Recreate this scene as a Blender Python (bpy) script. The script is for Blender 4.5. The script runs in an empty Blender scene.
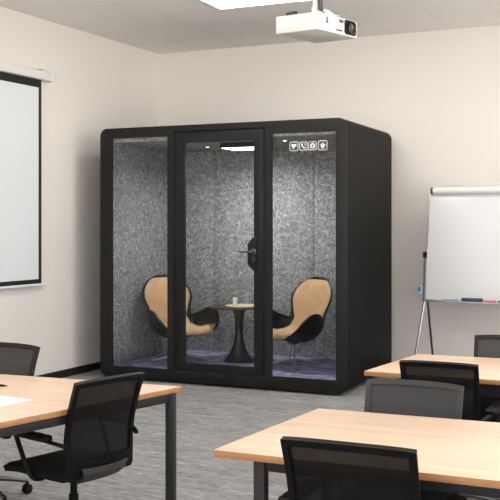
import bpy, bmesh, math, random
from mathutils import Vector, Matrix
random.seed(4)
PI = math.pi
C = bpy.context.scene.collection
SC = bpy.context.scene

# ------------------------------------------------------------------ materials
def new_mat(name):
    m = bpy.data.materials.new(name); m.use_nodes = True
    nt = m.node_tree; b = nt.nodes['Principled BSDF']
    return m, nt, b
def simple(name, col, rough=.5, metal=0., spec=.5, coat=0.):
    m, nt, b = new_mat(name)
    b.inputs['Base Color'].default_value = (*col, 1)
    b.inputs['Roughness'].default_value = rough
    b.inputs['Metallic'].default_value = metal
    b.inputs['Specular IOR Level'].default_value = spec
    b.inputs['Coat Weight'].default_value = coat
    return m
def N(nt, t, **kw):
    n = nt.nodes.new(t)
    for k, v in kw.items():
        if k.startswith('i_'):
            n.inputs[k[2:].replace('_', ' ')].default_value = v
        else: setattr(n, k, v)
    return n
def coords(nt, scale=(1, 1, 1), rot=(0, 0, 0), loc=(0, 0, 0)):
    t = N(nt, 'ShaderNodeTexCoord'); mp = N(nt, 'ShaderNodeMapping')
    mp.inputs['Scale'].default_value = scale; mp.inputs['Rotation'].default_value = rot
    mp.inputs['Location'].default_value = loc
    nt.links.new(t.outputs['Object'], mp.inputs['Vector'])
    return mp.outputs['Vector']
def ramp(nt, fac, stops):
    r = N(nt, 'ShaderNodeValToRGB'); e = r.color_ramp.elements
    while len(e) < len(stops): e.new(.5)
    for i, (p, c) in enumerate(stops):
        e[i].position = p; e[i].color = (*c, 1)
    nt.links.new(fac, r.inputs['Fac'])
    return r.outputs['Color']
def bump(nt, b, h, strength=.2, dist=.01):
    n = N(nt, 'ShaderNodeBump'); n.inputs['Strength'].default_value = strength
    n.inputs['Distance'].default_value = dist
    nt.links.new(h, n.inputs['Height']); nt.links.new(n.outputs['Normal'], b.inputs['Normal'])
def noise(nt, vec, scale, detail=4, rough=.55, dist=0):
    n = N(nt, 'ShaderNodeTexNoise'); n.inputs['Scale'].default_value = scale
    n.inputs['Detail'].default_value = detail; n.inputs['Roughness'].default_value = rough
    n.inputs['Distortion'].default_value = dist
    nt.links.new(vec, n.inputs['Vector']); return n.outputs['Fac']
def mix(nt, fac, a, b, mode='MIX'):
    n = N(nt, 'ShaderNodeMix', data_type='RGBA', blend_type=mode)
    for s, v in ((n.inputs[0], fac), (n.inputs[6], a), (n.inputs[7], b)):
        if hasattr(v, 'is_linked'): nt.links.new(v, s)
        elif isinstance(v, tuple): s.default_value = (*v, 1)
        else: s.default_value = v
    return n.outputs[2]

def wall_mat():
    m, nt, b = new_mat('painted_wall')
    v = coords(nt)
    b.inputs['Base Color'].default_value = (.765, .73, .69, 1)
    b.inputs['Roughness'].default_value = .8; b.inputs['Specular IOR Level'].default_value = .2
    bump(nt, b, noise(nt, v, 220, 3), .05, .002)
    return m
def ceiling_mat():
    m, nt, b = new_mat('ceiling_tile')
    v = coords(nt, scale=(1/.6, 1/.6, 1))
    br = N(nt, 'ShaderNodeTexBrick', offset=0., squash=1.)
    br.inputs['Scale'].default_value = 1.; br.inputs['Brick Width'].default_value = 1.
    br.inputs['Row Height'].default_value = 1.; br.inputs['Mortar Size'].default_value = .010
    br.inputs['Mortar Smooth'].default_value = .2
    br.inputs['Color1'].default_value = (.88, .85, .82, 1); br.inputs['Color2'].default_value = (.90, .87, .84, 1)
    br.inputs['Mortar'].default_value = (.80, .77, .74, 1)
    nt.links.new(v, br.inputs['Vector'])
    nt.links.new(br.outputs['Color'], b.inputs['Base Color'])
    b.inputs['Roughness'].default_value = .9; b.inputs['Specular IOR Level'].default_value = .1
    return m
def carpet_mat():
    m, nt, b = new_mat('grey_carpet_tile')
    v1 = coords(nt, scale=(3.0, 16, 1)); v2 = coords(nt, scale=(14, 70, 1)); v3 = coords(nt)
    a = noise(nt, v1, 1., 5, .6, .6); c = noise(nt, v2, 1., 4, .65, .3); d = noise(nt, v3, 260, 3)
    base = ramp(nt, a, [(.28, (.205, .206, .206)), (.72, (.39, .39, .388))])
    st = ramp(nt, c, [(.32, (.55, .55, .55)), (.68, (1.25, 1.25, 1.25))])
    col = mix(nt, 1., base, st, 'MULTIPLY')
    fl = ramp(nt, d, [(.3, (.82, .82, .82)), (.7, (1.12, 1.12, 1.12))])
    col = mix(nt, 1., col, fl, 'MULTIPLY')
    ck = N(nt, 'ShaderNodeTexBrick', offset=.5)
    ck.inputs['Scale'].default_value = 1.; ck.inputs['Brick Width'].default_value = 1.0; ck.inputs['Row Height'].default_value = .25
    ck.inputs['Mortar Size'].default_value = .004
    ck.inputs['Color1'].default_value = (.93, .93, .93, 1); ck.inputs['Color2'].default_value = (1.05, 1.05, 1.05, 1)
    ck.inputs['Mortar'].default_value = (.85, .85, .85, 1)
    nt.links.new(v3, ck.inputs['Vector'])
    col = mix(nt, 1., col, ck.outputs['Color'], 'MULTIPLY')
    nt.links.new(col, b.inputs['Base Color'])
    b.inputs['Roughness'].default_value = .85; b.inputs['Specular IOR Level'].default_value = .25
    bump(nt, b, d, .3, .004)
    return m
def wood_mat(name, c0, c1, rough=.38, sc=(1.1, 13, 13)):
    m, nt, b = new_mat(name)
    v = coords(nt, scale=sc)
    a = noise(nt, v, 1.3, 5, .55, .5)
    v2 = coords(nt, scale=(2.2, 90, 90)); c = noise(nt, v2, 1., 3, .6)
    col = ramp(nt, a, [(.3, c0), (.68, c1)])
    g = ramp(nt, c, [(.3, (.93, .92, .90)), (.65, (1., 1., 1.))])
    col = mix(nt, 1., col, g, 'MULTIPLY')
    nt.links.new(col, b.inputs['Base Color'])
    b.inputs['Roughness'].default_value = rough
    return m
def felt_mat():
    m, nt, b = new_mat('grey_felt')
    v = coords(nt)
    a = noise(nt, v, 12, 7, .76, 2.8); c = noise(nt, v, 42, 3, .6, 1.8)
    col = ramp(nt, a, [(.30, (.10, .102, .105)), (.5, (.34, .344, .35)), (.70, (.74, .745, .75))])
    g = ramp(nt, c, [(.3, (.5, .5, .5)), (.7, (1.3, 1.3, 1.3))])
    col = mix(nt, 1., col, g, 'MULTIPLY')
    nt.links.new(col, b.inputs['Base Color'])
    b.inputs['Roughness'].default_value = .95; b.inputs['Specular IOR Level'].default_value = .1
    bump(nt, b, a, .25, .006)
    return m
def booth_carpet_mat():
    m, nt, b = new_mat('blue_grey_carpet')
    v = coords(nt, scale=(5, 14, 5), rot=(0, 0, .5)); a = noise(nt, v, 1.1, 5, .6, .9); d = noise(nt, coords(nt), 110, 4, .7)
    col = ramp(nt, a, [(.3, (.13, .14, .26)), (.5, (.29, .30, .46)), (.7, (.66, .66, .86))])
    g = ramp(nt, d, [(.3, (.5, .5, .5)), (.7, (1.5, 1.5, 1.5))])
    col = mix(nt, 1., col, g, 'MULTIPLY')
    nt.links.new(col, b.inputs['Base Color'])
    b.inputs['Roughness'].default_value = .95; b.inputs['Specular IOR Level'].default_value = .1
    return m
def leather_mat():
    m, nt, b = new_mat('tan_leather')
    a = noise(nt, coords(nt), 9, 4)
    col = ramp(nt, a, [(.3, (.55, .335, .165)), (.7, (.69, .445, .235))])
    nt.links.new(col, b.inputs['Base Color']); b.inputs['Roughness'].default_value = .55
    return m
def fabric_mat(name, col, scale=420):
    m, nt, b = new_mat(name)
    a = noise(nt, coords(nt), scale, 2)
    c = ramp(nt, a, [(.3, tuple(x*.75 for x in col)), (.7, tuple(x*1.2 for x in col))])
    nt.links.new(c, b.inputs['Base Color']); b.inputs['Roughness'].default_value = .9
    b.inputs['Specular IOR Level'].default_value = .2
    bump(nt, b, a, .2, .002)
    return m
def mesh_mat(name, col, see):
    m, nt, b = new_mat(name)
    b.inputs['Base Color'].default_value = (*col, 1); b.inputs['Roughness'].default_value = .75
    b.inputs['Specular IOR Level'].default_value = .25
    tr = N(nt, 'ShaderNodeBsdfTransparent'); ms = N(nt, 'ShaderNodeMixShader')
    ms.inputs[0].default_value = see
    out = nt.nodes['Material Output']
    nt.links.new(b.outputs[0], ms.inputs[1]); nt.links.new(tr.outputs[0], ms.inputs[2])
    nt.links.new(ms.outputs[0], out.inputs['Surface'])
    return m
def glass_mat():
    m, nt, b = new_mat('clear_glass')
    nt.nodes.remove(b)
    tr = N(nt, 'ShaderNodeBsdfTransparent'); tr.inputs['Color'].default_value = (.96, .97, .97, 1)
    gl = N(nt, 'ShaderNodeBsdfGlossy'); gl.inputs['Roughness'].default_value = .02
    fr = N(nt, 'ShaderNodeFresnel'); fr.inputs['IOR'].default_value = 1.22
    ms = N(nt, 'ShaderNodeMixShader')
    nt.links.new(fr.outputs[0], ms.inputs[0]); nt.links.new(tr.outputs[0], ms.inputs[1]); nt.links.new(gl.outputs[0], ms.inputs[2])
    nt.links.new(ms.outputs[0], nt.nodes['Material Output'].inputs['Surface'])
    return m
def emit(name, col, st):
    m, nt, b = new_mat(name)
    b.inputs['Base Color'].default_value = (*col, 1)
    b.inputs['Emission Color'].default_value = (*col, 1); b.inputs['Emission Strength'].default_value = st
    return m

M = dict(
    wall=wall_mat(), ceiling=ceiling_mat(), carpet=carpet_mat(),
    wood=wood_mat('oak_laminate', (.70, .51, .375), (.82, .62, .475)),
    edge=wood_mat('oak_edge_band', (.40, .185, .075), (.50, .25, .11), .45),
    tray=wood_mat('pale_wood', (.62, .47, .31), (.74, .58, .40), .5),
    felt=felt_mat(), bcarpet=booth_carpet_mat(), leather=leather_mat(), glass=glass_mat(),
    booth=simple('charcoal_powder_coat', (.0075, .0075, .0076), .45, 0, .28),
    booth_side=simple('charcoal_side_panel', (.0036, .0036, .003), .6, 0, .14),
    black=simple('black_plastic', (.003, .003, .0032), .5, 0, .2),
    blackm=simple('black_steel', (.022, .022, .023), .4),
    deskleg=simple('anthracite_steel', (.022, .022, .023), .5, 0, .3),
    grey=simple('grey_plastic', (.10, .098, .094), .5, 0, .3),
    charcoal=simple('dark_grey_plastic', (.022, .022, .0215), .6, 0, .15),
    shell=simple('black_gloss_shell', (.003, .003, .0035), .4, 0, .25),
    piping=simple('grey_piping', (.42, .38, .33), .5),
    bracket=simple('bracket_grey_plastic', (.055, .054, .052), .5, 0, .3), grey_cloth=fabric_mat('grey_cloth', (.056, .058, .060)),
    chrome=simple('polished_metal', (.62, .62, .62), .22, 1.),
    alu=simple('satin_aluminium', (.50, .50, .51), .35, 1.),
    darkalu=simple('dark_grey_metal', (.12, .12, .125), .35, 1.),
    white=simple('white_plastic', (.74, .74, .74), .4),
    projector_white=simple('projector_white_plastic', (.60, .60, .60), .45),
    screen=simple('screen_white', (.70, .73, .755), .75, 0, .15),
    border=simple('screen_black_border', (.006, .006, .006), .7),
    paper=simple('white_paper', (.93, .93, .94), .7, 0, .2),
    board=simple('whiteboard_white', (.70, .705, .712), .3),
    skirting=simple('black_skirting', (.008, .008, .008), .6),
    seat=fabric_mat('black_fabric', (.008, .008, .008)),
    mesh_black=mesh_mat('black_mesh', (.0035, .0033, .003), .15),
    mesh_grey=mesh_mat('grey_mesh', (.060, .060, .059), .05),
    navy=simple('navy_plastic', (.012, .03, .075), .5),
    blue=simple('blue_plastic', (.03, .09, .34), .4),
    red=simple('red_plastic', (.62, .10, .07), .4),
    paleblue=simple('pale_blue_plastic', (.30, .46, .58), .4),
    lens=simple('lens_glass', (.01, .01, .012), .3, 0, .4),
    icon=simple('white_decal', (.62, .62, .62), .6),
    lamp=emit('lamp_diffuser', (1, .97, .93), 6.0),
    boothlamp=emit('booth_lamp_diffuser', (1, .98, .95), 5.0),
    spot=emit('spot_lamp', (1, .97, .92), 4.0),
    skyglow=None,
)

# ------------------------------------------------------------------ mesh tools
def finish(name, bm, mat, parent=None, smooth=35, loc=None):
    me = bpy.data.meshes.new(name)
    bmesh.ops.recalc_face_normals(bm, faces=bm.faces)
    bm.to_mesh(me); bm.free()
    mats = mat if isinstance(mat, (list, tuple)) else [mat]
    for m in mats: me.materials.append(m)
    if smooth:
        for p in me.polygons: p.use_smooth = True
        me.set_sharp_from_angle(angle=math.radians(smooth))
    o = bpy.data.objects.new(name, me); C.objects.link(o)
    if parent: o.parent = parent
    if loc: o.location = loc
    return o
def tag(o, label, cat, group=None, kind=None):
    o['label'] = label; o['category'] = cat
    if group: o['group'] = group
    if kind: o['kind'] = kind
    return o
def thing(name, label, cat, loc=(0, 0, 0), rz=0, group=None):
    o = bpy.data.objects.new(name, None); C.objects.link(o)
    o.empty_display_size = .1
    o.location = loc; o.rotation_euler = (0, 0, rz)
    return tag(o, label, cat, group)
def struct(name, bm, mat, smooth=35):
    o = finish(name, bm, mat, None, smooth); o['kind'] = 'structure'; return o
def merge(bm, tmp, mat=None):
    me = bpy.data.meshes.new('t'); tmp.to_mesh(me); tmp.free()
    n0 = len(bm.faces); bm.from_mesh(me); bpy.data.meshes.remove(me)
    bm.faces.ensure_lookup_table()
    if mat is not None:
        for f in bm.faces[n0:]: f.material_index = mat
def box(bm, lo, hi, bev=0., seg=2, mtx=None, mat=None):
    t = bmesh.new(); bmesh.ops.create_cube(t, size=1)
    for v in t.verts:
        v.co = Vector([(lo[i] + hi[i])/2 + v.co[i]*(hi[i]-lo[i]) for i in range(3)])
    if bev: bmesh.ops.bevel(t, geom=list(t.edges), offset=bev, segments=seg, profile=.5, affect='EDGES')
    if mtx: bmesh.ops.transform(t, matrix=mtx, verts=t.verts)
    merge(bm, t, mat); return bm
def prism(bm, pts, z0, z1, bev=0., mat=None, mtx=None):
    t = bmesh.new(); vs = [t.verts.new((x, y, z0)) for x, y in pts]
    f = t.faces.new(vs); r = bmesh.ops.extrude_face_region(t, geom=[f])
    for v in r['geom']:
        if isinstance(v, bmesh.types.BMVert): v.co.z = z1
    if bev: bmesh.ops.bevel(t, geom=list(t.edges), offset=bev, segments=2, profile=.5, affect='EDGES')
    if mtx: bmesh.ops.transform(t, matrix=mtx, verts=t.verts)
    merge(bm, t, mat); return bm
def lathe(bm, prof, n=32, mtx=None, cap=True):
    t = bmesh.new(); rings = []
    for r, z in prof:
        rings.append([t.verts.new((r*math.cos(2*PI*k/n), r*math.sin(2*PI*k/n), z)) for k in range(n)])
    for a, b in zip(rings, rings[1:]):
        for k in range(n): t.faces.new((a[k], a[(k+1) % n], b[(k+1) % n], b[k]))
    if cap: t.faces.new(rings[0][::-1]); t.faces.new(rings[-1])
    if mtx: bmesh.ops.transform(t, matrix=mtx, verts=t.verts)
    merge(bm, t); return bm
def tube(bm, path, rad, n=10, flat=1., up=(0, 0, 1)):
    path = [Vector(p) for p in path]; rings = []; t = bmesh.new()
    rads = rad if isinstance(rad, (list, tuple)) else [rad]*len(path)
    for i, p in enumerate(path):
        d = (path[min(i+1, len(path)-1)] - path[max(i-1, 0)]).normalized()
        u = Vector(up) - d*d.dot(Vector(up))
        if u.length < 1e-3: u = Vector((1, 0, 0)) - d*d.x
        u.normalize(); s = d.cross(u)
        rings.append([t.verts.new(p + s*math.cos(2*PI*k/n)*rads[i] + u*math.sin(2*PI*k/n)*rads[i]*flat) for k in range(n)])
    for a, b in zip(rings, rings[1:]):
        for k in range(n): t.faces.new((a[k], a[(k+1) % n], b[(k+1) % n], b[k]))
    t.faces.new(rings[0][::-1]); t.faces.new(rings[-1])
    merge(bm, t); return bm
def smooth_path(pts, n=6):
    P = [Vector(p) for p in pts]; out = []
    for i in range(len(P)-1):
        p0, p1, p2, p3 = P[max(i-1, 0)], P[i], P[i+1], P[min(i+2, len(P)-1)]
        for k in range(n):
            t = k/n
            out.append(.5*((2*p1) + (p2-p0)*t + (2*p0-5*p1+4*p2-p3)*t*t + (3*p1-p0-3*p2+p3)*t**3))
    out.append(P[-1]); return out
def slab(bm, S, nu, nv, th, u0=0., u1=1., v0=0., v1=1.):
    """thick sheet of the surface S(u,v) between u0..u1, v0..v1"""
    t = bmesh.new(); F = []; B = []
    for i in range(nu+1):
        fr, br = [], []
        for j in range(nv+1):
            u = u0+(u1-u0)*i/nu; v = v0+(v1-v0)*j/nv; e = 1e-3
            p = S(u, v); n = (S(u+e, v)-S(u-e, v)).cross(S(u, v+e)-S(u, v-e))
            n.normalize()
            fr.append(t.verts.new(p + n*th/2)); br.append(t.verts.new(p - n*th/2))
        F.append(fr); B.append(br)
    for i in range(nu):
        for j in range(nv):
            t.faces.new((F[i][j], F[i+1][j], F[i+1][j+1], F[i][j+1]))
            t.faces.new((B[i][j], B[i][j+1], B[i+1][j+1], B[i+1][j]))
    for i in range(nu):
        t.faces.new((F[i][0], B[i][0], B[i+1][0], F[i+1][0])); t.faces.new((F[i][nv], F[i+1][nv], B[i+1][nv], B[i][nv]))
    for j in range(nv):
        t.faces.new((F[0][j], F[0][j+1], B[0][j+1], B[0][j])); t.faces.new((F[nu][j], B[nu][j], B[nu][j+1], F[nu][j+1]))
    merge(bm, t); return bm
def rrect(x0, x1, z0, z1, r, n=6):
    pts = []
    for cx, cz, a0 in ((x1-r, z1-r, 0), (x0+r, z1-r, 90), (x0+r, z0+r, 180), (x1-r, z0+r, 270)):
        for k in range(n+1):
            a = math.radians(a0 + 90*k/n); pts.append((cx+r*math.cos(a), cz+r*math.sin(a)))
    return pts
def dup(root, loc, rz, label, group=None):
    r = root.copy(); C.objects.link(r); r.location = loc; r.rotation_euler = (0, 0, rz); r['label'] = label
    if group: r['group'] = group
    for ch in list(root.children):
        c = ch.copy(); C.objects.link(c); c.parent = r
        for g in list(ch.children):
            d = g.copy(); C.objects.link(d); d.parent = c
    return r

# ------------------------------------------------------------------ the room
HC = 3.65
bm = bmesh.new(); box(bm, (-7.2, -3.2, -.10), (4.2, 10.1, 0)); floor_o = struct('floor', bm, M['carpet'], 0)
# ceiling laid out so that tile joints run through the visible lamp's edges
bm = bmesh.new(); LX, LY = -3.95, 8.10
lamps = [(-3.95, 7.5, 1.2, .6)]
box(bm, (-7.2-LX, -3.2-LY, 0), (4.2-LX, 10.1-LY, .12)); ceil_o = struct('ceiling', bm, M['ceiling'], 0)
ceil_o.location = (LX, LY, HC)
bm = bmesh.new(); box(bm, (-6.2, 9.95, 0), (4.2, 10.10, HC)); struct('wall_back', bm, M['wall'], 0)
def window_wall(name, n0, length, mtx, spans, wz):
    # local frame: x along the wall, y = 0 inner face, y = .15 outer face
    bm = bmesh.new()
    for z0, z1 in ((0, wz[0]), (wz[1], HC)): box(bm, (0, 0, z0), (length, .15, z1), mtx=mtx)
    xs = [0] + [v for p in spans for v in p] + [length]
    for a, b in zip(xs[0::2], xs[1::2]): box(bm, (a, 0, wz[0]), (b, .15, wz[1]), mtx=mtx)
    struct(name, bm, M['wall'], 0)
    for i, (a, b) in enumerate(spans):
        bm = bmesh.new(); w = .05; c = (a+b)/2
        box(bm, (a, .04, wz[0]), (b, .10, wz[0]+w), mtx=mtx); box(bm, (a, .04, wz[1]-w), (b, .10, wz[1]), mtx=mtx)
        for x in (a, c-w/2, b-w): box(bm, (x, .04, wz[0]+w), (x+w, .10, wz[1]-w), mtx=mtx)
        struct('window_%d' % (n0+i), bm, M['white'], 0)
        L = bpy.data.lights.new('daylight_portal', 'AREA'); L.shape = 'RECTANGLE'; L.size = b-a; L.size_y = wz[1]-wz[0]; L.cycles.is_portal = True
        o = bpy.data.objects.new('daylight_portal', L); C.objects.link(o)
        o.matrix_world = mtx @ Matrix.Translation((c, .16, sum(wz)/2)) @ Matrix.Rotation(-PI/2, 4, 'X')
WZ = (.75, 3.3)  # unseen windows, sized to brighten walls and ceiling
window_wall('wall_front', 1, 11.55, Matrix.Translation((4.35, -3.2, 0)) @ Matrix.Rotation(PI, 4, 'Z'), [(.35, 3.4), (3.65, 6.9), (7.1, 10.3)], WZ)
window_wall('wall_right', 4, 13.3, Matrix.Translation((4.2, 10.1, 0)) @ Matrix.Rotation(-PI/2, 4, 'Z'), [(.9, 3.9), (4.3, 7.3), (7.7, 10.7)], WZ)  # unseen right-hand windows added to light the left and back walls
WL = Matrix.Translation((-5.672, 9.95, 0)) @ Matrix.Rotation(math.radians(-2.49), 4, 'Z')
# the left wall's own frame: +x into the room, y = 0 at the corner and negative towards the viewer
bm = bmesh.new(); box(bm, (-.15, -13.2, 0), (0, .15, HC), mtx=WL); struct('wall_left', bm, M['wall'], 0)
bm = bmesh.new(); box(bm, (0, -13.0, .0), (.014, 0, .078), .002, mtx=WL); struct('baseboard_left', bm, M['skirting'], 0)
bm = bmesh.new(); box(bm, (-5.65, 9.936, 0), (4.2, 9.95, .078), .002); struct('baseboard_back', bm, M['skirting'], 0)

# ------------------------------------------------------------------ ceiling lamps
def ceiling_light(x, y, sx, sy, label, power):
    t = thing('ceiling_light', label, 'ceiling light', (x, y, HC), 0)
    f = bmesh.new(); w = .025
    for lo, hi in (((0, 0), (sx, w)), ((0, sy-w), (sx, sy)), ((0, w), (w, sy-w)), ((sx-w, w), (sx, sy-w))):
        box(f, (lo[0], lo[1], -.012), (hi[0], hi[1], -.0005), .002)
    finish('lamp_frame', f, M['white'], t)
    d = bmesh.new(); box(d, (w, w, -.008), (sx-w, sy-w, -.001)); finish('diffuser', d, M['lamp'], t, 0)
    L = bpy.data.lights.new('panel_light', 'AREA'); L.shape = 'RECTANGLE'; L.size = sx-.06; L.size_y = sy-.06
    L.energy = power; L.color = (1, .97, .935); L.spread = math.radians(180)
    o = bpy.data.objects.new('panel_light', L); C.objects.link(o); o.parent = t; o.location = (sx/2, sy/2, -.016)
    return t
PB, PM, PF = 17, 16, 8
ceiling_light(-3.95, 7.5, 1.2, .6, 'long white ceiling light panel glowing above the black booth', PB)
ceiling_light(-.95, 7.5, 1.2, .6, 'added ceiling light panel over the right desk, beyond the top right of the view', PB)  # this and the panels below are unseen, added to light the room
ceiling_light(2.05, 7.5, 1.2, .6, 'added ceiling light panel far right of the whiteboard, outside the view', PB)
ceiling_light(-3.95, 4.5, 1.2, .6, 'added ceiling light panel over the left table, above the top edge of the view', PM)
ceiling_light(-.95, 4.5, 1.2, .6, 'added ceiling light panel above the middle desk, above the top edge of the view', PM)
ceiling_light(2.05, 4.5, 1.2, .6, 'added ceiling light panel right of the desks, outside the view', PM)
ceiling_light(-3.95, 1.5, 1.2, .6, 'added ceiling light panel left of the viewer, outside the view', PF)
ceiling_light(-.95, 1.5, 1.2, .6, 'added ceiling light panel over the viewer, outside the view', PF)

# ------------------------------------------------------------------ meeting booth
X0, X1, Y0, Y1, Z0, Z1 = -5.39, -2.724, 8.24, 9.83, .022, 2.572
booth = thing('meeting_booth', 'large black meeting booth with glass front and grey felt lining, standing in the corner',
              'booth', ((X0+X1)/2, (Y0+Y1)/2, 0))
OB = Matrix.Translation(-booth.location)
def bpart(name, bm, mat, parent=booth, smooth=35):
    bmesh.ops.transform(bm, matrix=OB, verts=bm.verts); return finish(name, bm, mat, parent, smooth)
R = .08
def ring(t, y, ins, r=R):
    return [t.verts.new((x, y, z)) for x, z in rrect(X0+ins, X1-ins, Z0+ins, Z1-ins, max(r-ins*.6, .02))]
t = bmesh.new()
rs = [ring(t, Y0+.0305, 0)] + [ring(t, Y1-.055+.055*math.sin(a*PI/12), .055*(1-math.cos(a*PI/12))) for a in range(0, 7)]
inner = [ring(t, Y1-.15, .09), ring(t, Y0+.0305, .09)]
allr = rs + inner
for a, b in zip(rs, rs[1:]):
    for k in range(len(a)): t.faces.new((a[k], b[k], b[(k+1) % len(a)], a[(k+1) % len(a)]))
t.faces.new(rs[-1])
a, b = inner
for k in range(len(a)): t.faces.new((a[k], b[k], b[(k+1) % len(a)], a[(k+1) % len(a)]))
t.faces.new(a)
a, b = inner[1], rs[0]
for k in range(len(a)): t.faces.new((a[k], b[k], b[(k+1) % len(a)], a[(k+1) % len(a)]))
bpart('shell', t, M['booth_side'])
# front frame with three openings
GL = (-5.248, -4.599, .135, 2.468); DO = (-4.525, -3.543, .119, 2.510); GR = (-3.466, -2.825, .143, 2.452)
def holed(outer, holes, y0, y1, bev):
    t = bmesh.new(); edges = []
    for loop in [outer] + holes:
        vs = [t.verts.new((x, y0, z)) for x, z in loop]
        edges += [t.edges.new((vs[i], vs[(i+1) % len(vs)])) for i in range(len(vs))]
    r = bmesh.ops.triangle_fill(t, use_beauty=True, use_dissolve=False, edges=edges)
    # drop triangles that landed in a hole
    def inside(p, poly):
        c = False; n = len(poly)
        for i in range(n):
            (x1, z1), (x2, z2) = poly[i], poly[(i+1) % n]
            if (z1 > p[1]) != (z2 > p[1]) and p[0] < (x2-x1)*(p[1]-z1)/(z2-z1)+x1: c = not c
        return c
    bad = [f for f in t.faces if any(inside((f.calc_center_median().x, f.calc_center_median().z), h) for h in holes)]
    bmesh.ops.delete(t, geom=bad, context='FACES_ONLY')
    r = bmesh.ops.extrude_face_region(t, geom=list(t.faces))
    for v in r['geom']:
        if isinstance(v, bmesh.types.BMVert): v.co.y = y1
    if bev:
        bmesh.ops.recalc_face_normals(t, faces=t.faces)
        ed = [e for e in t.edges if len(e.link_faces) == 2 and e.calc_face_angle() > 1.2 and all(abs(v.co.y-y0) < 1e-5 for v in e.verts)]
        bmesh.ops.bevel(t, geom=ed, offset=bev, segments=2, profile=.5, affect='EDGES')
    return t
rc = lambda q: [(q[0], q[2]), (q[1], q[2]), (q[1], q[3]), (q[0], q[3])]
bpart('front_frame', holed(rrect(X0, X1, Z0, Z1, R, 8), [rc(GL), rc(DO), rc(GR)], Y0, Y0+.030, .005), M['booth'])
def pane(q, y, th=.010):
    t = bmesh.new(); box(t, (q[0]-.004, y, q[2]-.004), (q[1]+.004, y+th, q[3]+.004)); return t
for q, nm in ((GL, 'left'), (GR, 'right')):
    g = bpart('glass_panel', pane(q, Y0+.012), M['glass'], booth, 0)
    g['label'] = 'clear fixed %s glass panel' % nm
    if nm == 'right': glass_right = g
# door leaf
dq = (DO[0]+.006, DO[1]-.006, DO[2]+.008, DO[3]-.008); dg = (-4.401, -3.653, .216, 2.395)
door = bpart('door', holed(rc(dq), [rc(dg)], Y0+.004, Y0+.030, .003), M['booth'])
bpart('door_glass', pane(dg, Y0+.012), M['glass'], door, 0)
lp = bmesh.new()
prism(lp, [(-3.655, 1.145), (-3.712, 1.205), (-3.712, 1.400), (-3.655, 1.465), (-3.625, 1.465), (-3.625, 1.145)], 0, .016, .002,
      mtx=Matrix(((1, 0, 0, 0), (0, 0, 1, Y0-.012), (0, 1, 0, 0), (0, 0, 0, 1))))
bpart('lock_plate', lp, M['booth'], door)
lv = bmesh.new()
RX = Matrix.Rotation(PI/2, 4, 'X')
lathe(lv, [(.028, 0), (.030, .004), (.030, .012), (.016, .016), (.012, .05)], 24, Matrix.Translation((-3.648, Y0-.006, 1.325)) @ RX)
tube(lv, smooth_path([(-3.648, Y0-.048, 1.325), (-3.668, Y0-.058, 1.325), (-3.70, Y0-.060, 1.324), (-3.775, Y0-.060, 1.322)], 5), [.0105]*11+[.010]*5, 12)
bpart('lever_handle', lv, M['darkalu'], door)
lk = bmesh.new(); lathe(lk, [(.020, 0), (.022, .004), (.020, .012), (.006, .013)], 20, Matrix.Translation((-3.648, Y0-.010, 1.255)) @ RX)
bpart('lock_cylinder', lk, M['blackm'], door)
hg = None
for z in (.35, 2.28):
    t = bmesh.new(); lathe(t, [(.008, -.05), (.0095, -.047), (.0095, .047), (.008, .05)], 14, Matrix.Translation((dq[0]-.004, Y0-.004, z)))
    bpart('hinge', t, M['booth'], door)
# lining
IX0, IX1, IY, IZ0, IZ1 = -5.252, -2.826, 9.655, .132, 2.425
t = bmesh.new()
sx = [IX0, -4.778, -4.169, -3.56, IX1]
for a, b in zip(sx, sx[1:]): box(t, (a+.0025, IY, IZ0), (b-.0025, IY+.013, IZ1), .003)
o = bpart('back_felt_panel', t, M['felt'])
t = bmesh.new(); box(t, (IX0-.045, Y0+.034, IZ0), (IX0, IY+.012, IZ1), .002); bpart('side_felt_panel', t, M['felt'])
t = bmesh.new(); box(t, (IX1, Y0+.034, IZ0), (IX1+.045, IY+.012, IZ1), .002); bpart('side_felt_panel', t, M['felt'])
t = bmesh.new(); box(t, (IX0, Y0+.034, IZ1), (IX1, IY, IZ1+.05), .002); bpart('ceiling_felt_panel', t, M['felt'])
t = bmesh.new(); box(t, (IX0, Y0+.0335, Z0+.09), (IX1, IY, IZ0), .002); bpart('booth_carpet', t, M['bcarpet'], booth, 0)
# hanging lamp inside
t = bmesh.new(); box(t, (-4.235, 8.70, 2.372), (-3.83, 9.06, 2.4245), .004); lampb = bpart('lamp_housing', t, M['black'])
t = bmesh.new(); box(t, (-4.222, 8.713, 2.3675), (-3.843, 9.047, 2.3725)); bpart('lamp_diffuser', t, M['boothlamp'], lampb, 0)
L = bpy.data.lights.new('booth_light', 'AREA'); L.shape = 'RECTANGLE'; L.size = .36; L.size_y = .3; L.energy = 17; L.color = (1, .98, .96); L.spread = math.radians(165)
o = bpy.data.objects.new('booth_light', L); C.objects.link(o); o.parent = booth
o.location = Vector((-4.03, 8.86, 2.35)) - booth.location
for x, y in ((-4.72, 8.50), (-4.56, 9.06), (-3.50, 8.66)):
    t = bmesh.new(); lathe(t, [(.020, 0), (.024, -.003), (.024, -.009), (.020, -.009)], 20, Matrix.Translation((x, y, IZ1)))
    s = bpart('spotlight', t, M['white']); t = bmesh.new(); lathe(t, [(.017, -.0092), (.015, -.012), (.004, -.0125)], 16, Matrix.Translation((x, y, IZ1)))
    bpart('spot_lens', t, M['spot'], s)
t = bmesh.new(); box(t, (X1-.002, 9.50, .55), (X1+.004, 9.56, .68), .002); bpart('socket_cover', t, M['black'])
for x in (-5.22, -2.93):
    for y in (Y0+.12, Y1-.16):
        t = bmesh.new(); lathe(t, [(.026, 0), (.028, .004), (.028, .010), (.012, .012), (.012, .03)], 20, Matrix.Translation((x, y, 0)))
        bpart('levelling_foot', t, M['alu'])
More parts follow.
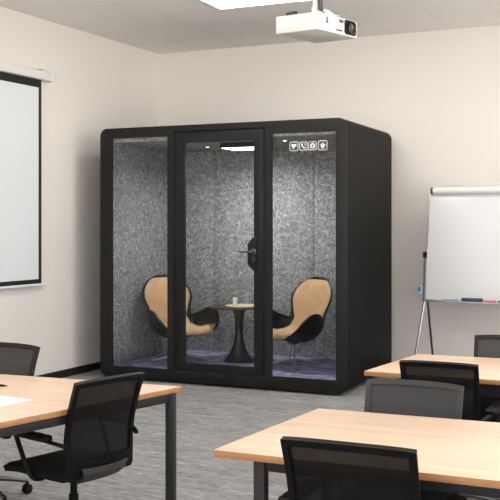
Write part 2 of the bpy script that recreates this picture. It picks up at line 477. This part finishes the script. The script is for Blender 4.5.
# icons on the right glass: four rounded squares with white pictograms
def icon_plate(cx, cz, s, glyph, lw=.0065):
    t = bmesh.new()
    o = rrect(cx-s/2, cx+s/2, cz-s/2, cz+s/2, s*.2, 5); i = rrect(cx-s/2+lw, cx+s/2-lw, cz-s/2+lw, cz+s/2-lw, s*.2-lw, 5)
    yf = Y0+.0100; yb = Y0+.0118; n = len(o)
    V = [[t.verts.new((x, y, z)) for x, z in L] for L in (o, i) for y in (yf, yb)]
    for k in range(n):
        k2 = (k+1) % n
        t.faces.new((V[0][k], V[0][k2], V[2][k2], V[2][k])); t.faces.new((V[0][k], V[1][k], V[1][k2], V[0][k2]))
        t.faces.new((V[2][k], V[2][k2], V[3][k2], V[3][k]))
    MX = Matrix(((1, 0, 0, cx), (0, 0, 1, yf), (0, 1, 0, cz), (0, 0, 0, 1)))
    g = s
    if glyph == 'screen':
        prism(t, rrect(-.30*g, .22*g, -.06*g, .26*g, .05*g, 3), 0, .0015, mtx=MX); prism(t, [(-.20*g, -.10*g), (.12*g, -.10*g), (.06*g, -.26*g), (-.14*g, -.26*g)], 0, .0015, mtx=MX)
        prism(t, [(.24*g, .02*g), (.33*g, .02*g), (.33*g, .2*g), (.24*g, .2*g)], 0, .0015, mtx=MX)
    elif glyph == 'phone':
        p = [(-.25, .28), (-.08, .32), (-.04, .12), (-.12, .06), (.04, -.10), (.14, -.06), (.27, -.18), (.20, -.32), (.02, -.28), (-.22, -.02), (-.28, .14)]
        prism(t, [(a*g, b*g) for a, b in p], 0, .0015, mtx=MX)
        prism(t, [(a*g, b*g) for a, b in [(.08, .30), (.26, .26), (.27, .08), (.19, .08), (.19, .18), (.08, .22)]], 0, .0015, mtx=MX)
    elif glyph == 'clock':
        u = bmesh.new(); k = 20
        for r in (0,):
            A = [u.verts.new((.32*g*math.cos(2*PI*q/k), .32*g*math.sin(2*PI*q/k), 0)) for q in range(k)]
            B = [u.verts.new((.12*g*math.cos(2*PI*q/k), .12*g*math.sin(2*PI*q/k), 0)) for q in range(k)]
            for q in range(k): u.faces.new((A[q], A[(q+1) % k], B[(q+1) % k], B[q]))
        r = bmesh.ops.extrude_face_region(u, geom=list(u.faces))
        for v in r['geom']:
            if isinstance(v, bmesh.types.BMVert): v.co.z = .0015
        bmesh.ops.transform(u, matrix=MX, verts=u.verts); merge(t, u)
    else:
        p = [(-.10, -.32), (.12, -.32), (.20, -.08), (.34, .06), (.28, .12), (.14, .04), (.14, .30), (.06, .30), (.04, .06), (-.02, .06), (-.04, .33), (-.12, .33), (-.13, .04), (-.26, .16), (-.32, .10), (-.18, -.10)]
        prism(t, [(a*g, b*g) for a, b in p], 0, .0015, mtx=MX)
    return t
for cx, s, gl in ((-3.242, .088, 'screen'), (-3.147, .082, 'phone'), (-3.056, .082, 'clock'), (-2.955, .092, 'hand')):
    bpart('pictogram', icon_plate(cx, 2.322, s, gl), M['icon'], glass_right, 0)

# ------------------------------------------------------------------ lounge chairs in the booth
KEY = [  # s, centre y, centre z, half width, rim y, rim z
    (0.00, .280, .305, .14, .280, .307), (.05, .276, .322, .250, .270, .350), (.13, .21, .316, .32, .240, .405), (.24, .10, .280, .362, .185, .485),
    (.35, -.02, .250, .378, .105, .548), (.45, -.14, .262, .370, -.005, .562), (.53, -.215, .335, .325, -.105, .512), (.60, -.25, .425, .258, -.180, .480),
    (.69, -.275, .535, .262, -.215, .562), (.79, -.305, .655, .300, -.245, .672), (.88, -.338, .770, .272, -.290, .776), (.95, -.362, .853, .180, -.340, .855),
    (.985, -.373, .886, .09, -.366, .886), (1.0, -.378, .897, .028, -.376, .897)]
def key(s):
    s = min(max(s, 0), 1)
    for i in range(len(KEY)-1):
        if s <= KEY[i+1][0] + 1e-9: break
    a, b = KEY[i], KEY[i+1]; t = (s-a[0])/(b[0]-a[0]); out = []
    h = b[0]-a[0]
    for c in range(1, 6):
        p = KEY[max(i-1, 0)]; n = KEY[min(i+2, len(KEY)-1)]
        m0 = (b[c]-p[c])/(b[0]-p[0])*h; m1 = (n[c]-a[c])/(n[0]-a[0])*h
        out.append((2*t**3-3*t*t+1)*a[c]+(t**3-2*t*t+t)*m0+(-2*t**3+3*t*t)*b[c]+(t**3-t*t)*m1)
    return out
def shell_pt(s, t, lift=0.):
    def base(s, t):
        y, z, w, ry, rz = key(s); k = abs(t)**2.2
        return Vector((w*math.sin(t*PI/2*.86)/math.sin(PI/2*.86), y+(ry-y)*k, z+(rz-z)*k))
    p = base(s, t)
    if lift:
        e = .006; n = (base(s+e, t)-base(s-e, t)).cross(base(s, min(t+e, 1))-base(s, max(t-e, -1)))
        if n.length > 1e-9: p = p - n.normalized()*lift*SGN
    return p
SGN = -1
def lounge_chair(label, loc, rz):
    o = thing('lounge_chair', label, 'armchair', loc, rz, 'lounge chairs in the booth')
    S = lambda u, v: shell_pt(u, v*2-1)
    t = bmesh.new(); slab(t, S, 56, 28, .022, .0, 1., 0, 1)
    finish('seat_shell', t, M['shell'], o, 60)
    # tan upholstery: a padded inner skin with its own outline
    def lim(s):
        pts = [(0, .90), (.13, .84), (.26, .70), (.40, .58), (.52, .57), (.60, .70), (.70, .83), (.85, .86), (1, .84)]
        for (a, b), (c, d) in zip(pts, pts[1:]):
            if s <= c: 
                k = (s-a)/(c-a); k = k*k*(3-2*k); return b+(d-b)*k
        return .92
    def Pd(u, v):
        s = .022+u*.945; q = v*2-1
        edge = (1-abs(q)**6)*min(1, min(u, 1-u)*14+.15)
        return shell_pt(s, q*lim(s), .0125+(.024+.030*max(0, 1-s/.42))*max(edge, 0))
    t = bmesh.new(); nu, nv = 56, 24
    G = [[t.verts.new(Pd(i/nu, j/nv)) for j in range(nv+1)] for i in range(nu+1)]
    Bk = [[t.verts.new(shell_pt(.022+.945*i/nu, (2*j/nv-1)*lim(.022+.945*i/nu), .006)) for j in range(nv+1)] for i in range(nu+1)]
    for i in range(nu):
        for j in range(nv):
            t.faces.new((G[i][j], G[i+1][j], G[i+1][j+1], G[i][j+1])); t.faces.new((Bk[i][j], Bk[i][j+1], Bk[i+1][j+1], Bk[i+1][j]))
        t.faces.new((G[i][0], Bk[i][0], Bk[i+1][0], G[i+1][0])); t.faces.new((G[i][nv], G[i+1][nv], Bk[i+1][nv], Bk[i][nv]))
    for j in range(nv):
        t.faces.new((G[0][j], G[0][j+1], Bk[0][j+1], Bk[0][j])); t.faces.new((G[nu][j], Bk[nu][j], Bk[nu][j+1], G[nu][j+1]))
    cu = finish('cushion', t, M['leather'], o, 60); cu['label'] = 'tan leather seat and back upholstery'
    t = bmesh.new(); loop = [Pd(i/nu, 0) for i in range(nu+1)]; tube(t, loop, .006, 8)
    tube(t, [Pd(i/nu, 1) for i in range(nu+1)], .006, 8)
    finish('piping', t, M['piping'], cu, 60)
    t = bmesh.new(); lathe(t, [(.055, .238), (.05, .222), (.022, .21), (.020, .10), (.030, .095), (.034, .05), (.02, .045)], 24)
    finish('column', t, M['chrome'], o)
    for k in range(4):
        a = PI/4 + k*PI/2 + .25; t = bmesh.new()
        tube(t, smooth_path([(.02*math.cos(a), .02*math.sin(a), .072), (.12*math.cos(a), .12*math.sin(a), .055), (.29*math.cos(a), .29*math.sin(a), .016)], 5),
             [.024-.0011*i for i in range(11)], 10, .6)
        finish('leg', t, M['alu'], o)
    return o
BF = IZ0+.001
lounge_chair('tan and black shell armchair left of the round table, facing right', (-4.745, 8.78, BF), math.radians(-30-90))
lounge_chair('tan and black shell armchair right of the round table, facing left', (-3.535, 8.96, BF), math.radians(-117-90))
# ------------------------------------------------------------------ table in the booth
tb = thing('pedestal_table', 'round black pedestal table between the two tan armchairs in the booth', 'table', (-4.19, 9.07, BF))
t = bmesh.new(); lathe(t, [(.300, 0), (.312, .006), (.312, .014), (.306, .018)], 48, Matrix.Translation((0, 0, .566))); finish('tabletop', t, M['blackm'], tb)
t = bmesh.new()
lathe(t, [(.168, 0), (.168, .006), (.155, .018), (.120, .05), (.085, .11), (.058, .19), (.043, .28), (.040, .35), (.046, .43), (.060, .51), (.075, .566)], 40)
finish('pedestal', t, M['blackm'], tb, 50)
t = bmesh.new(); lathe(t, [(.165, 0), (.185, .002), (.192, .010), (.190, .013), (.180, .009), (.02, .008)], 40, Matrix.Translation((-4.13, 9.05, BF+.584)))
OBt = (-4.13, 9.05, BF+.584)
bmesh.ops.translate(t, vec=-Vector(OBt), verts=t.verts)
o = finish('tray', t, M['tray'], None, 40, OBt); tag(o, 'round pale wooden tray on the black pedestal table', 'tray')
t = bmesh.new(); lathe(t, [(.021, 0), (.024, .002), (.026, .078), (.024, .080), (.022, .076), (.020, .010)], 24)
o = finish('cup', t, M['white'], None, 40, (-4.228, 9.05, BF+.5935)); tag(o, 'small white cup standing on the wooden tray', 'cup')

# ------------------------------------------------------------------ desks
def inset_poly(pts, d):
    n = len(pts); out = []
    for i in range(n):
        p0, p1, p2 = Vector(pts[i-1]), Vector(pts[i]), Vector(pts[(i+1) % n])
        a = (p1-p0).normalized(); b = (p2-p1).normalized(); na = Vector((-a.y, a.x)); nb = Vector((-b.y, b.x))
        m = (na+nb).normalized(); out.append(tuple(p1 + m*d/max(m.dot(na), .2)))
    return out
def desk(label, pts, legs, rail_in, zt=.74, th=.027, rail_h=.045):
    """pts counter-clockwise corners of the top"""
    c = Vector((sum(p[0] for p in pts)/len(pts), sum(p[1] for p in pts)/len(pts)))
    o = thing('desk', label, 'desk', (c.x, c.y, 0)); loc = lambda p: (p[0]-c.x, p[1]-c.y)
    L = [loc(p) for p in pts]
    t = bmesh.new(); prism(t, L, zt-th, zt, .0018)
    t.faces.ensure_lookup_table()
    for f in t.faces:
        f.normal_update()
    bmesh.ops.recalc_face_normals(t, faces=t.faces)
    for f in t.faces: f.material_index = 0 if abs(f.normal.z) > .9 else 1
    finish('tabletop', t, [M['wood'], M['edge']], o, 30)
    t = bmesh.new(); n = 4; J = [loc(l[:2]) for l in legs]
    for i in range(n):
        a, b = Vector(J[i]), Vector(J[(i+1) % n]); d = (b-a); ln = d.length; an = math.atan2(d.y, d.x)
        box(t, (0, -.013, zt-th-rail_h), (ln, .017, zt-th-.0005), .003, mtx=Matrix.Translation((a.x, a.y, 0)) @ Matrix.Rotation(an, 4, 'Z'))
    finish('frame_rail', t, M['deskleg'], o)
    for x, y, an in legs:
        t = bmesh.new(); q = loc((x, y))
        box(t, (-.0225, -.0225, .004), (.0225, .0225, zt-th-.001), .003); box(t, (-.018, -.018, 0), (.018, .018, .004))
        bmesh.ops.transform(t, matrix=Matrix.Translation((q[0], q[1], 0)) @ Matrix.Rotation(an, 4, 'Z'), verts=t.verts)
        finish('leg', t, M['deskleg'], o)
    return o
desk('oak desk at the left with a white paper lying on it', [(-2.35, 4.372), (-4.30, 4.253), (-4.30, 2.30), (-2.89, 2.30)],
     [(-2.383, 4.31, .1), (-4.23, 4.19, 0), (-4.23, 2.38, 0), (-2.90, 2.40, 0)], .03)
desk('oak desk in the middle foreground in front of the grey chair back', [(-1.586, 3.198), (.10, 3.203), (.14, 4.16), (-1.494, 4.112)],
     [(-1.412, 3.255, 0), (.0, 3.262, 0), (.02, 4.06, 0), (-1.43, 4.05, 0)], .035)
desk('oak desk at the right, beside the whiteboard easel', [(-1.628, 5.256), (.02, 5.24), (.10, 6.16), (-1.52, 6.08)],
     [(-1.42, 5.315, 0), (-.08, 5.31, 0), (-.05, 6.06, 0), (-1.36, 6.02, 0)], .035)
# paper and pen on the left desk
t = bmesh.new()
prism(t, [(0, 0), (-.30, .033), (-.355, -.257), (-.038, -.290)], 0, .0012); o = finish('paper_sheet', t, M['paper'], None, 0, (-2.834, 3.735, .7404))
tag(o, 'white sheet of paper lying on the left desk', 'paper')
t = bmesh.new(); tube(t, [(0, 0, .006), (-.02, .001, .006), (-.03, .0015, .006), (-.15, .006, .006)], [.0012, .0045, .0058, .0058], 12)
o = finish('pen', t, M['black'], None, 40, (-3.172, 3.975, .7402)); tag(o, 'black pen lying on the left desk behind the paper', 'pen')

# ------------------------------------------------------------------ office chairs
def office_chair(name_label, mesh_m, frame_m, w=.43):
    o = thing('office_chair', name_label, 'office chair', (0, 0, 0), 0, 'office chairs at the desks')
    prof = [(.42, -.207), (.455, -.205), (.50, -.208), (.56, -.205), (.64, -.215), (.75, -.245), (.87, -.290)]
    def py(z):
        for (a, b), (c, d) in zip(prof, prof[1:]):
            if z <= c or c == prof[-1][0]: break
        return b+(d-b)*(z-a)/(c-a)
    def S(u, v):
        z = .43+.44*v; hw = w/2*(.965+.035*v); x = (u*2-1)*hw
        zz = z - .004*(u*2-1)**4*max(v-.8, 0)/.2 + .004*(1-(u*2-1)**2)*v
        k = .02; y = (py(z-k)+py(z)+py(z+k))/3
        return Vector((x, y + .020*(u*2-1)**2, zz))
    fw, bw, tw = .055, .13, .055     # share of width / height taken by the frame
    t = bmesh.new(); slab(t, S, 20, 20, .004, fw*.6, 1-fw*.6, bw*.7, 1-tw*.6); finish('backrest_mesh', t, mesh_m, o, 60)
    t = bmesh.new()
    slab(t, S, 2, 20, .022, 0, fw, 0, 1); slab(t, S, 2, 20, .022, 1-fw, 1, 0, 1)
    slab(t, S, 16, 2, .022, fw, 1-fw, 0, bw); slab(t, S, 16, 2, .022, fw, 1-fw, 1-tw, 1)
    bmesh.ops.remove_doubles(t, verts=t.verts, dist=.0004)
    finish('backrest_frame', t, frame_m, o, 40)
    # seat
    def Q(u, v):
        a, b = u*2-1, v*2-1
        r = 1-.06*abs(b)**6
        return Vector((.235*a*r, .04+.24*b*(1-.05*abs(a)**6), .438 - .020*max(b, 0)**4 - .010*(1-a*a)*(1-b*b)))
    t = bmesh.new(); n = 18; T = []; B = []
    for i in range(n+1):
        T.append([]); B.append([])
        for j in range(n+1):
            u, v = i/n, j/n; p = Q(u, v); ed = max(abs(2*u-1), abs(2*v-1)); k = .010*max(0, (ed-.8)/.2)**2
            T[-1].append(t.verts.new(p-Vector((0, 0, k)))); B[-1].append(t.verts.new((p.x*(1-.03), p.y*(1-.03), p.z-.052+.014*max(0, (ed-.7)/.3)**2)))
    for i in range(n):
        for j in range(n):
            t.faces.new((T[i][j], T[i+1][j], T[i+1][j+1], T[i][j+1])); t.faces.new((B[i][j], B[i][j+1], B[i+1][j+1], B[i+1][j]))
        t.faces.new((T[i][0], B[i][0], B[i+1][0], T[i+1][0])); t.faces.new((T[i][n], T[i+1][n], B[i+1][n], B[i][n]))
        t.faces.new((T[0][i], T[0][i+1], B[0][i+1], B[0][i])); t.faces.new((T[n][i], B[n][i], B[n][i+1], T[n][i+1]))
    finish('seat', t, M['seat'], o, 50)
    # bracket that carries the backrest
    def Bk(u, v):
        a = u*2-1
        y = -.10 - .155*math.sin(v*PI/2)**1.0 + .03*a*a*v; z = .362 + .092*max(v, 0)**1.5
        return Vector((a*(.085+.055*v), y, z))
    t = bmesh.new(); slab(t, Bk, 10, 10, .016); finish('back_bracket', t, M['bracket'], o, 50)
    t = bmesh.new(); box(t, (-.10, -.13, .355), (.10, .13, .398), .012, 3); finish('tilt_mechanism', t, M['black'], o)
    for s in (-1, 1):
        x = s*.255
        t = bmesh.new()
        tube(t, smooth_path([(s*.185, .00, .385), (s*.235, .005, .395), (x, .03, .44), (x+s*.008, .10, .575), (x+s*.006, .115, .594)], 6), .0125, 10, .8, (0, 1, 0))
        tube(t, smooth_path([(x-s*.042, -.218, .567), (x-s*.015, -.165, .580), (x, -.09, .590), (x, .10, .594)], 6), .013, 10, .7)
        a = finish('armrest', t, M['black'], o, 50)
        t = bmesh.new(); pts = rrect(-.034, .034, -.165, .150, .033, 6)
        prism(t, pts, .588, .614, .009, mtx=Matrix.Translation((x, .03, 0))); finish('arm_pad', t, M['black'], a, 50)
    t = bmesh.new(); lathe(t, [(.030, .09), (.034, .10), (.030, .16), (.024, .165), (.024, .27), (.017, .272), (.017, .36)], 24); finish('gas_column', t, M['black'], o)
    for k in range(5):
        a = PI/2 + k*2*PI/5; ca, sa = math.cos(a), math.sin(a)
        t = bmesh.new(); tube(t, smooth_path([(.02*ca, .02*sa, .118), (.14*ca, .14*sa, .108), (.29*ca, .29*sa, .075)], 5), [.023-.001*i for i in range(11)], 10, .8)
        g = finish('base_leg', t, M['darkalu'], o, 50)
        t = bmesh.new()
        mt = Matrix.Translation((.285*ca, .285*sa, .029)) @ Matrix.Rotation(a+.6, 4, 'Z') @ RX
        lathe(t, [(.018, -.022), (.028, -.018), (.028, -.004), (.010, -.003), (.010, .003), (.028, .004), (.028, .018), (.018, .022)], 20, mt)
        box(t, (-.008, -.008, .03), (.008, .008, .07), .002, mtx=Matrix.Translation((.285*ca, .285*sa, 0)))
        finish('caster', t, M['black'], g, 50)
    return o
GRP = 'office chairs at the desks'
chA = office_chair('black mesh office chair at the near side of the left desk, back turned', M['mesh_black'], M['black'])
def face(o, top_mid, heading, dz=0):
    """stand chair so that the middle of its top rail is at top_mid (x, y), facing heading (degrees from +x)"""
    a = math.radians(heading); fx, fy = math.cos(a), math.sin(a)
    return (top_mid[0] + .290*fx, top_mid[1] + .290*fy, 0), a-PI/2
l, r = face(chA, (-2.40, 3.785), 180-15.5); chA.location = l; chA.rotation_euler = (0, 0, r)
l, r = face(chA, (-.98, 2.955), 90); dup(chA, l, r, 'black mesh office chair at the middle desk, back turned, bottom of the view').scale = (1.09, 1, 1)
l, r = face(chA, (-1.11, 4.87), 90); dup(chA, l, r, 'black mesh office chair at the right desk, behind the grey chair back').scale = (.96, 1, 1)
chE = office_chair('office chair with plain grey backrest facing the viewer over the middle desk', M['grey_cloth'], M['grey_cloth'], .45)
l, r = face(chE, (-1.075, 4.265), -90); chE.location = l; chE.rotation_euler = (0, 0, r)
chB = office_chair('grey mesh office chair with dark frame behind the far edge of the left desk', M['mesh_grey'], M['charcoal'], .45)
l, r = face(chB, (-3.64, 4.60), -92); chB.location = l; chB.rotation_euler = (0, 0, r)
l, r = face(chE, (-.945, 6.22), -88); dup(chB, l, r, 'grey mesh office chair with dark frame behind the right desk, below the whiteboard')

# ------------------------------------------------------------------ projection screen on the left wall
ps = thing('projection_screen', 'white pull-down projection screen with black border on the left wall', 'projection screen', (0, 0, 0))
ps.matrix_world = WL @ Matrix.Translation((0, -3.4, 0))
t = bmesh.new(); box(t, (.008, -1.35, 3.020), (.098, 1.245, 3.112), .014, 3); cas = finish('casing', t, M['white'], ps)
t = bmesh.new(); box(t, (.004, 1.245, 3.016), (.104, 1.28, 3.116), .012, 3); finish('end_cap', t, M['white'], cas)
for y in (1.15, -1.1):
    t = bmesh.new(); box(t, (.0, y-.02, 3.100), (.05, y+.02, 3.135), .004); finish('wall_bracket', t, M['alu'], ps)
t = bmesh.new(); box(t, (.048, -1.30, 1.0), (.0515, 1.140, 3.03)); finish('screen_border', t, M['border'], ps, 0)
t = bmesh.new(); box(t, (.0505, -1.25, 1.045), (.0530, 1.095, 2.942)); finish('screen_cloth', t, M['screen'], ps, 0)
t = bmesh.new(); tube(t, [(.05, -1.33, .988), (.05, 1.21, .988)], .014, 14); finish('bottom_bar', t, M['white'], ps)

# ------------------------------------------------------------------ projector
pj = thing('projector', 'white projector hanging from the ceiling on a white pole', 'projector', (-2.056, 5.655, 2.838), math.radians(-2))
# local frame: x from front left corner, y away
t = bmesh.new(); Lf, Ls = -.315, .40
PV = [(0, 0), (.118, .41), (-.20, .44), (-.312, .03)]
prism(t, PV, 0, .115, .007); finish('body', t, M['projector_white'], pj)
ev = Vector((.118, .41, 0)); el = ev.length; ex = ev.normalized(); en = Vector((ex.y, -ex.x, 0))
FM = Matrix(((ex.x, 0, en.x, 0), (ex.y, 0, en.y, 0), (0, 1, 0, 0), (0, 0, 0, 1)))   # (along, up, out)
t = bmesh.new(); prism(t, rrect(el*.66, el*.955, .012, .108, .02, 5), -.004, .006, .002, mtx=FM); lb = finish('lens_surround', t, M['black'], pj)
t = bmesh.new(); lathe(t, [(.040, .004), (.042, .016), (.036, .018), (.030, .010), (.004, .014)], 32, FM @ Matrix.Translation((el*.81, .060, 0))); finish('lens', t, M['lens'], lb)
t = bmesh.new(); prism(t, rrect(el*.52, el*.63, .078, .100, .005, 3), 0, .002, mtx=FM); finish('focus_window', t, M['grey'], pj)
t = bmesh.new(); prism(t, rrect(el*.20, el*.225, .055, .095, .003, 3), 0, .003, mtx=FM); prism(t, rrect(el*.225, el*.245, .055, .068, .002, 3), 0, .003, mtx=FM); finish('side_latch', t, M['grey'], pj)
t = bmesh.new(); prism(t, rrect(el*.44, el*.60, .022, .030, .002, 3), 0, .002, mtx=FM); finish('side_vent', t, M['black'], pj)
t = bmesh.new(); cx, cy = -.09, .20
box(t, (cx-.10, cy-.09, .116), (cx+.10, cy+.09, .124), .003)
for a in (.3, 1.9, 3.4, 5.0):
    tube(t, [(cx+.03*math.cos(a), cy+.03*math.sin(a), .135), (cx+.15*math.cos(a), cy+.15*math.sin(a), .128)], .012, 8, .5)
lathe(t, [(.05, .12), (.05, .15), (.035, .155), (.035, .19)], 24, Matrix.Translation((cx, cy, 0)))
mnt = finish('ceiling_mount', t, M['white'], pj)
t = bmesh.new(); lathe(t, [(.027, .19), (.027, 3.65-2.838-.02), (.07, 3.65-2.838-.018), (.07, 3.65-2.838-.0005)], 24, Matrix.Translation((cx, cy, 0))); finish('pole', t, M['white'], mnt)
for lo, hi in (((cx-.155, cy-.16, .118), (cx-.085, cy-.12, .142)), ((cx+.05, cy-.02, .124), (cx+.062, cy+.09, .150)), ((cx+.030, cy-.06, .16), (cx+.043, cy+.0, .30))):
    t = bmesh.new(); box(t, lo, hi, .003); finish('mount_bracket', t, M['blackm'], mnt)
t = bmesh.new(); box(t, (cx+.09, cy-.10, .118), (cx+.105, cy+.16, .150), .003); finish('mount_rail', t, M['alu'], mnt)

# ------------------------------------------------------------------ whiteboard easel
es = thing('whiteboard_easel', 'white board easel with pen tray standing against the back wall at the right', 'whiteboard', (-1.560, 9.45, 0))
def wp(X, Y, Z): return (X+1.560, Y-9.45, Z)
lean = math.atan2(.20, 1.14)
BM = Matrix.Translation((0, -.04, .808)) @ Matrix.Rotation(-lean, 4, 'X')    # local: x along, z up the board, -y front
t = bmesh.new(); box(t, (-.70, -.006, .02), (.70, .012, 1.13), .003, mtx=BM); finish('board', t, M['board'], es)
t = bmesh.new(); fw = .012
box(t, (-.712, -.009, 0), (-.70, .015, 1.13), .002, mtx=BM); box(t, (.70, -.009, 0), (.712, .015, 1.13), .002, mtx=BM); box(t, (-.712, -.009, 0), (.712, .015, .02), .002, mtx=BM)
finish('board_frame', t, M['alu'], es)
t = bmesh.new(); tube(t, [BM @ Vector((-.665, -.03, 1.135)), BM @ Vector((.70, -.03, 1.135))], .036, 24); hd = finish('paper_roll', t, M['white'], es)
t = bmesh.new(); tube(t, [BM @ Vector((-.690, -.03, 1.135)), BM @ Vector((-.664, -.03, 1.135))], .034, 20); finish('roll_cap', t, M['grey'], hd); t = bmesh.new(); tube(t, [BM @ Vector((.70, -.03, 1.135)), BM @ Vector((.722, -.03, 1.135))], .034, 20)
finish('roll_cap', t, M['grey'], hd)
t = bmesh.new(); box(t, (-.70, -.078, -.006), (.70, -.006, .002), .002, mtx=BM); finish('pen_tray', t, M['alu'], es)
for s in (-1, 1):
    t = bmesh.new(); tube(t, [(s*.722, -.03, .80), (s*.830, -.14, .012), (s*.832, -.142, .0)], .0115, 10); finish('front_leg', t, M['chrome'], es)
    t = bmesh.new(); tube(t, [(s*.700, .02, .80), (s*.690, .28, .012), (s*.690, .282, .0)], .0115, 10); finish('rear_leg', t, M['darkalu'], es)
t = bmesh.new(); tube(t, [BM @ Vector((-.728, .0, -.005)), BM @ Vector((-.735, .0, .46))], .010, 10); ar = finish('side_arm', t, M['grey'], es)
t = bmesh.new(); box(t, (-.752, -.02, .445), (-.716, .018, .505), .006, mtx=BM); finish('arm_tip', t, M['black'], ar)
# things on the easel
def on_tray(x): return es.matrix_basis @ BM @ Vector((x, -.045, .007))
es_rot = Matrix.Rotation(-lean, 4, 'X').to_euler()
def marker(x, m, label, ln=.12):
    t = bmesh.new(); tube(t, [(0, 0, .0095), (ln*.62, 0, .0095), (ln*.63, 0, .0095), (ln, 0, .0095)], [.008, .008, .0092, .0092], 12)
    o = finish('marker', t, m, None, 40, on_tray(x)); o.rotation_euler = es_rot; tag(o, label, 'marker', 'markers on the easel tray')
marker(-.52, M['paleblue'], 'pale blue marker on the tray left of the eraser', .15)
marker(-.120, M['red'], 'red marker on the tray right of the eraser', .12)
marker(.02, M['navy'], 'dark marker on the tray to the right of the red marker', .10)
t = bmesh.new(); box(t, (0, -.022, 0), (.205, .022, .034), .004); 
o = finish('eraser', t, M['navy'], None, 40, on_tray(-.335)); o.rotation_euler = es_rot; tag(o, 'dark navy board eraser lying on the whiteboard tray', 'eraser')
p = es.matrix_basis @ BM @ Vector((-.770, -.012, .075))
t = bmesh.new(); box(t, (-.022, -.012, 0), (.022, .012, .075), .004)
o = finish('clip', t, M['paleblue'], None, 40, p); o.rotation_euler = es_rot; tag(o, 'small blue clip on the left side arm of the whiteboard easel', 'clip')
t = bmesh.new(); box(t, (-.012, -.016, .018), (.014, -.0115, .068), .002); finish('clip_jaw', t, M['blue'], o)['label'] = 'dark blue clip jaw'

# ------------------------------------------------------------------ daylight, camera, view
W = bpy.data.worlds.new('World'); SC.world = W; W.use_nodes = True
bg = W.node_tree.nodes['Background']; _nt = W.node_tree; _tc = N(_nt, 'ShaderNodeTexCoord'); _sp = N(_nt, 'ShaderNodeSeparateXYZ'); _nt.links.new(_tc.outputs['Generated'], _sp.inputs[0])
_mr = N(_nt, 'ShaderNodeMapRange'); _mr.inputs['From Min'].default_value = -.06; _mr.inputs['From Max'].default_value = .06; _nt.links.new(_sp.outputs['Z'], _mr.inputs['Value'])
_nt.links.new(ramp(_nt, _mr.outputs[0], [(0, (1.4, 1.34, 1.27)), (1, (.60, .60, .61))]), bg.inputs['Color'])   # bright lower half added to light the ceiling, hazy sky above
bg.inputs['Strength'].default_value = 5.0
cam = bpy.data.cameras.new('Camera'); co = bpy.data.objects.new('Camera', cam); C.objects.link(co)
cam.sensor_width = 36; cam.lens = 36*940/500; cam.shift_y = -27/500
co.location = (0, 0, 1.6); co.rotation_euler = (PI/2, 0, math.radians(24.126)); SC.camera = co
cam.clip_end = 100
SC.view_settings.view_transform = 'Standard'; SC.view_settings.look = 'None'
SC.view_settings.gamma = 1; SC.view_settings.use_curve_mapping = False
SC.view_settings.exposure = 0.08
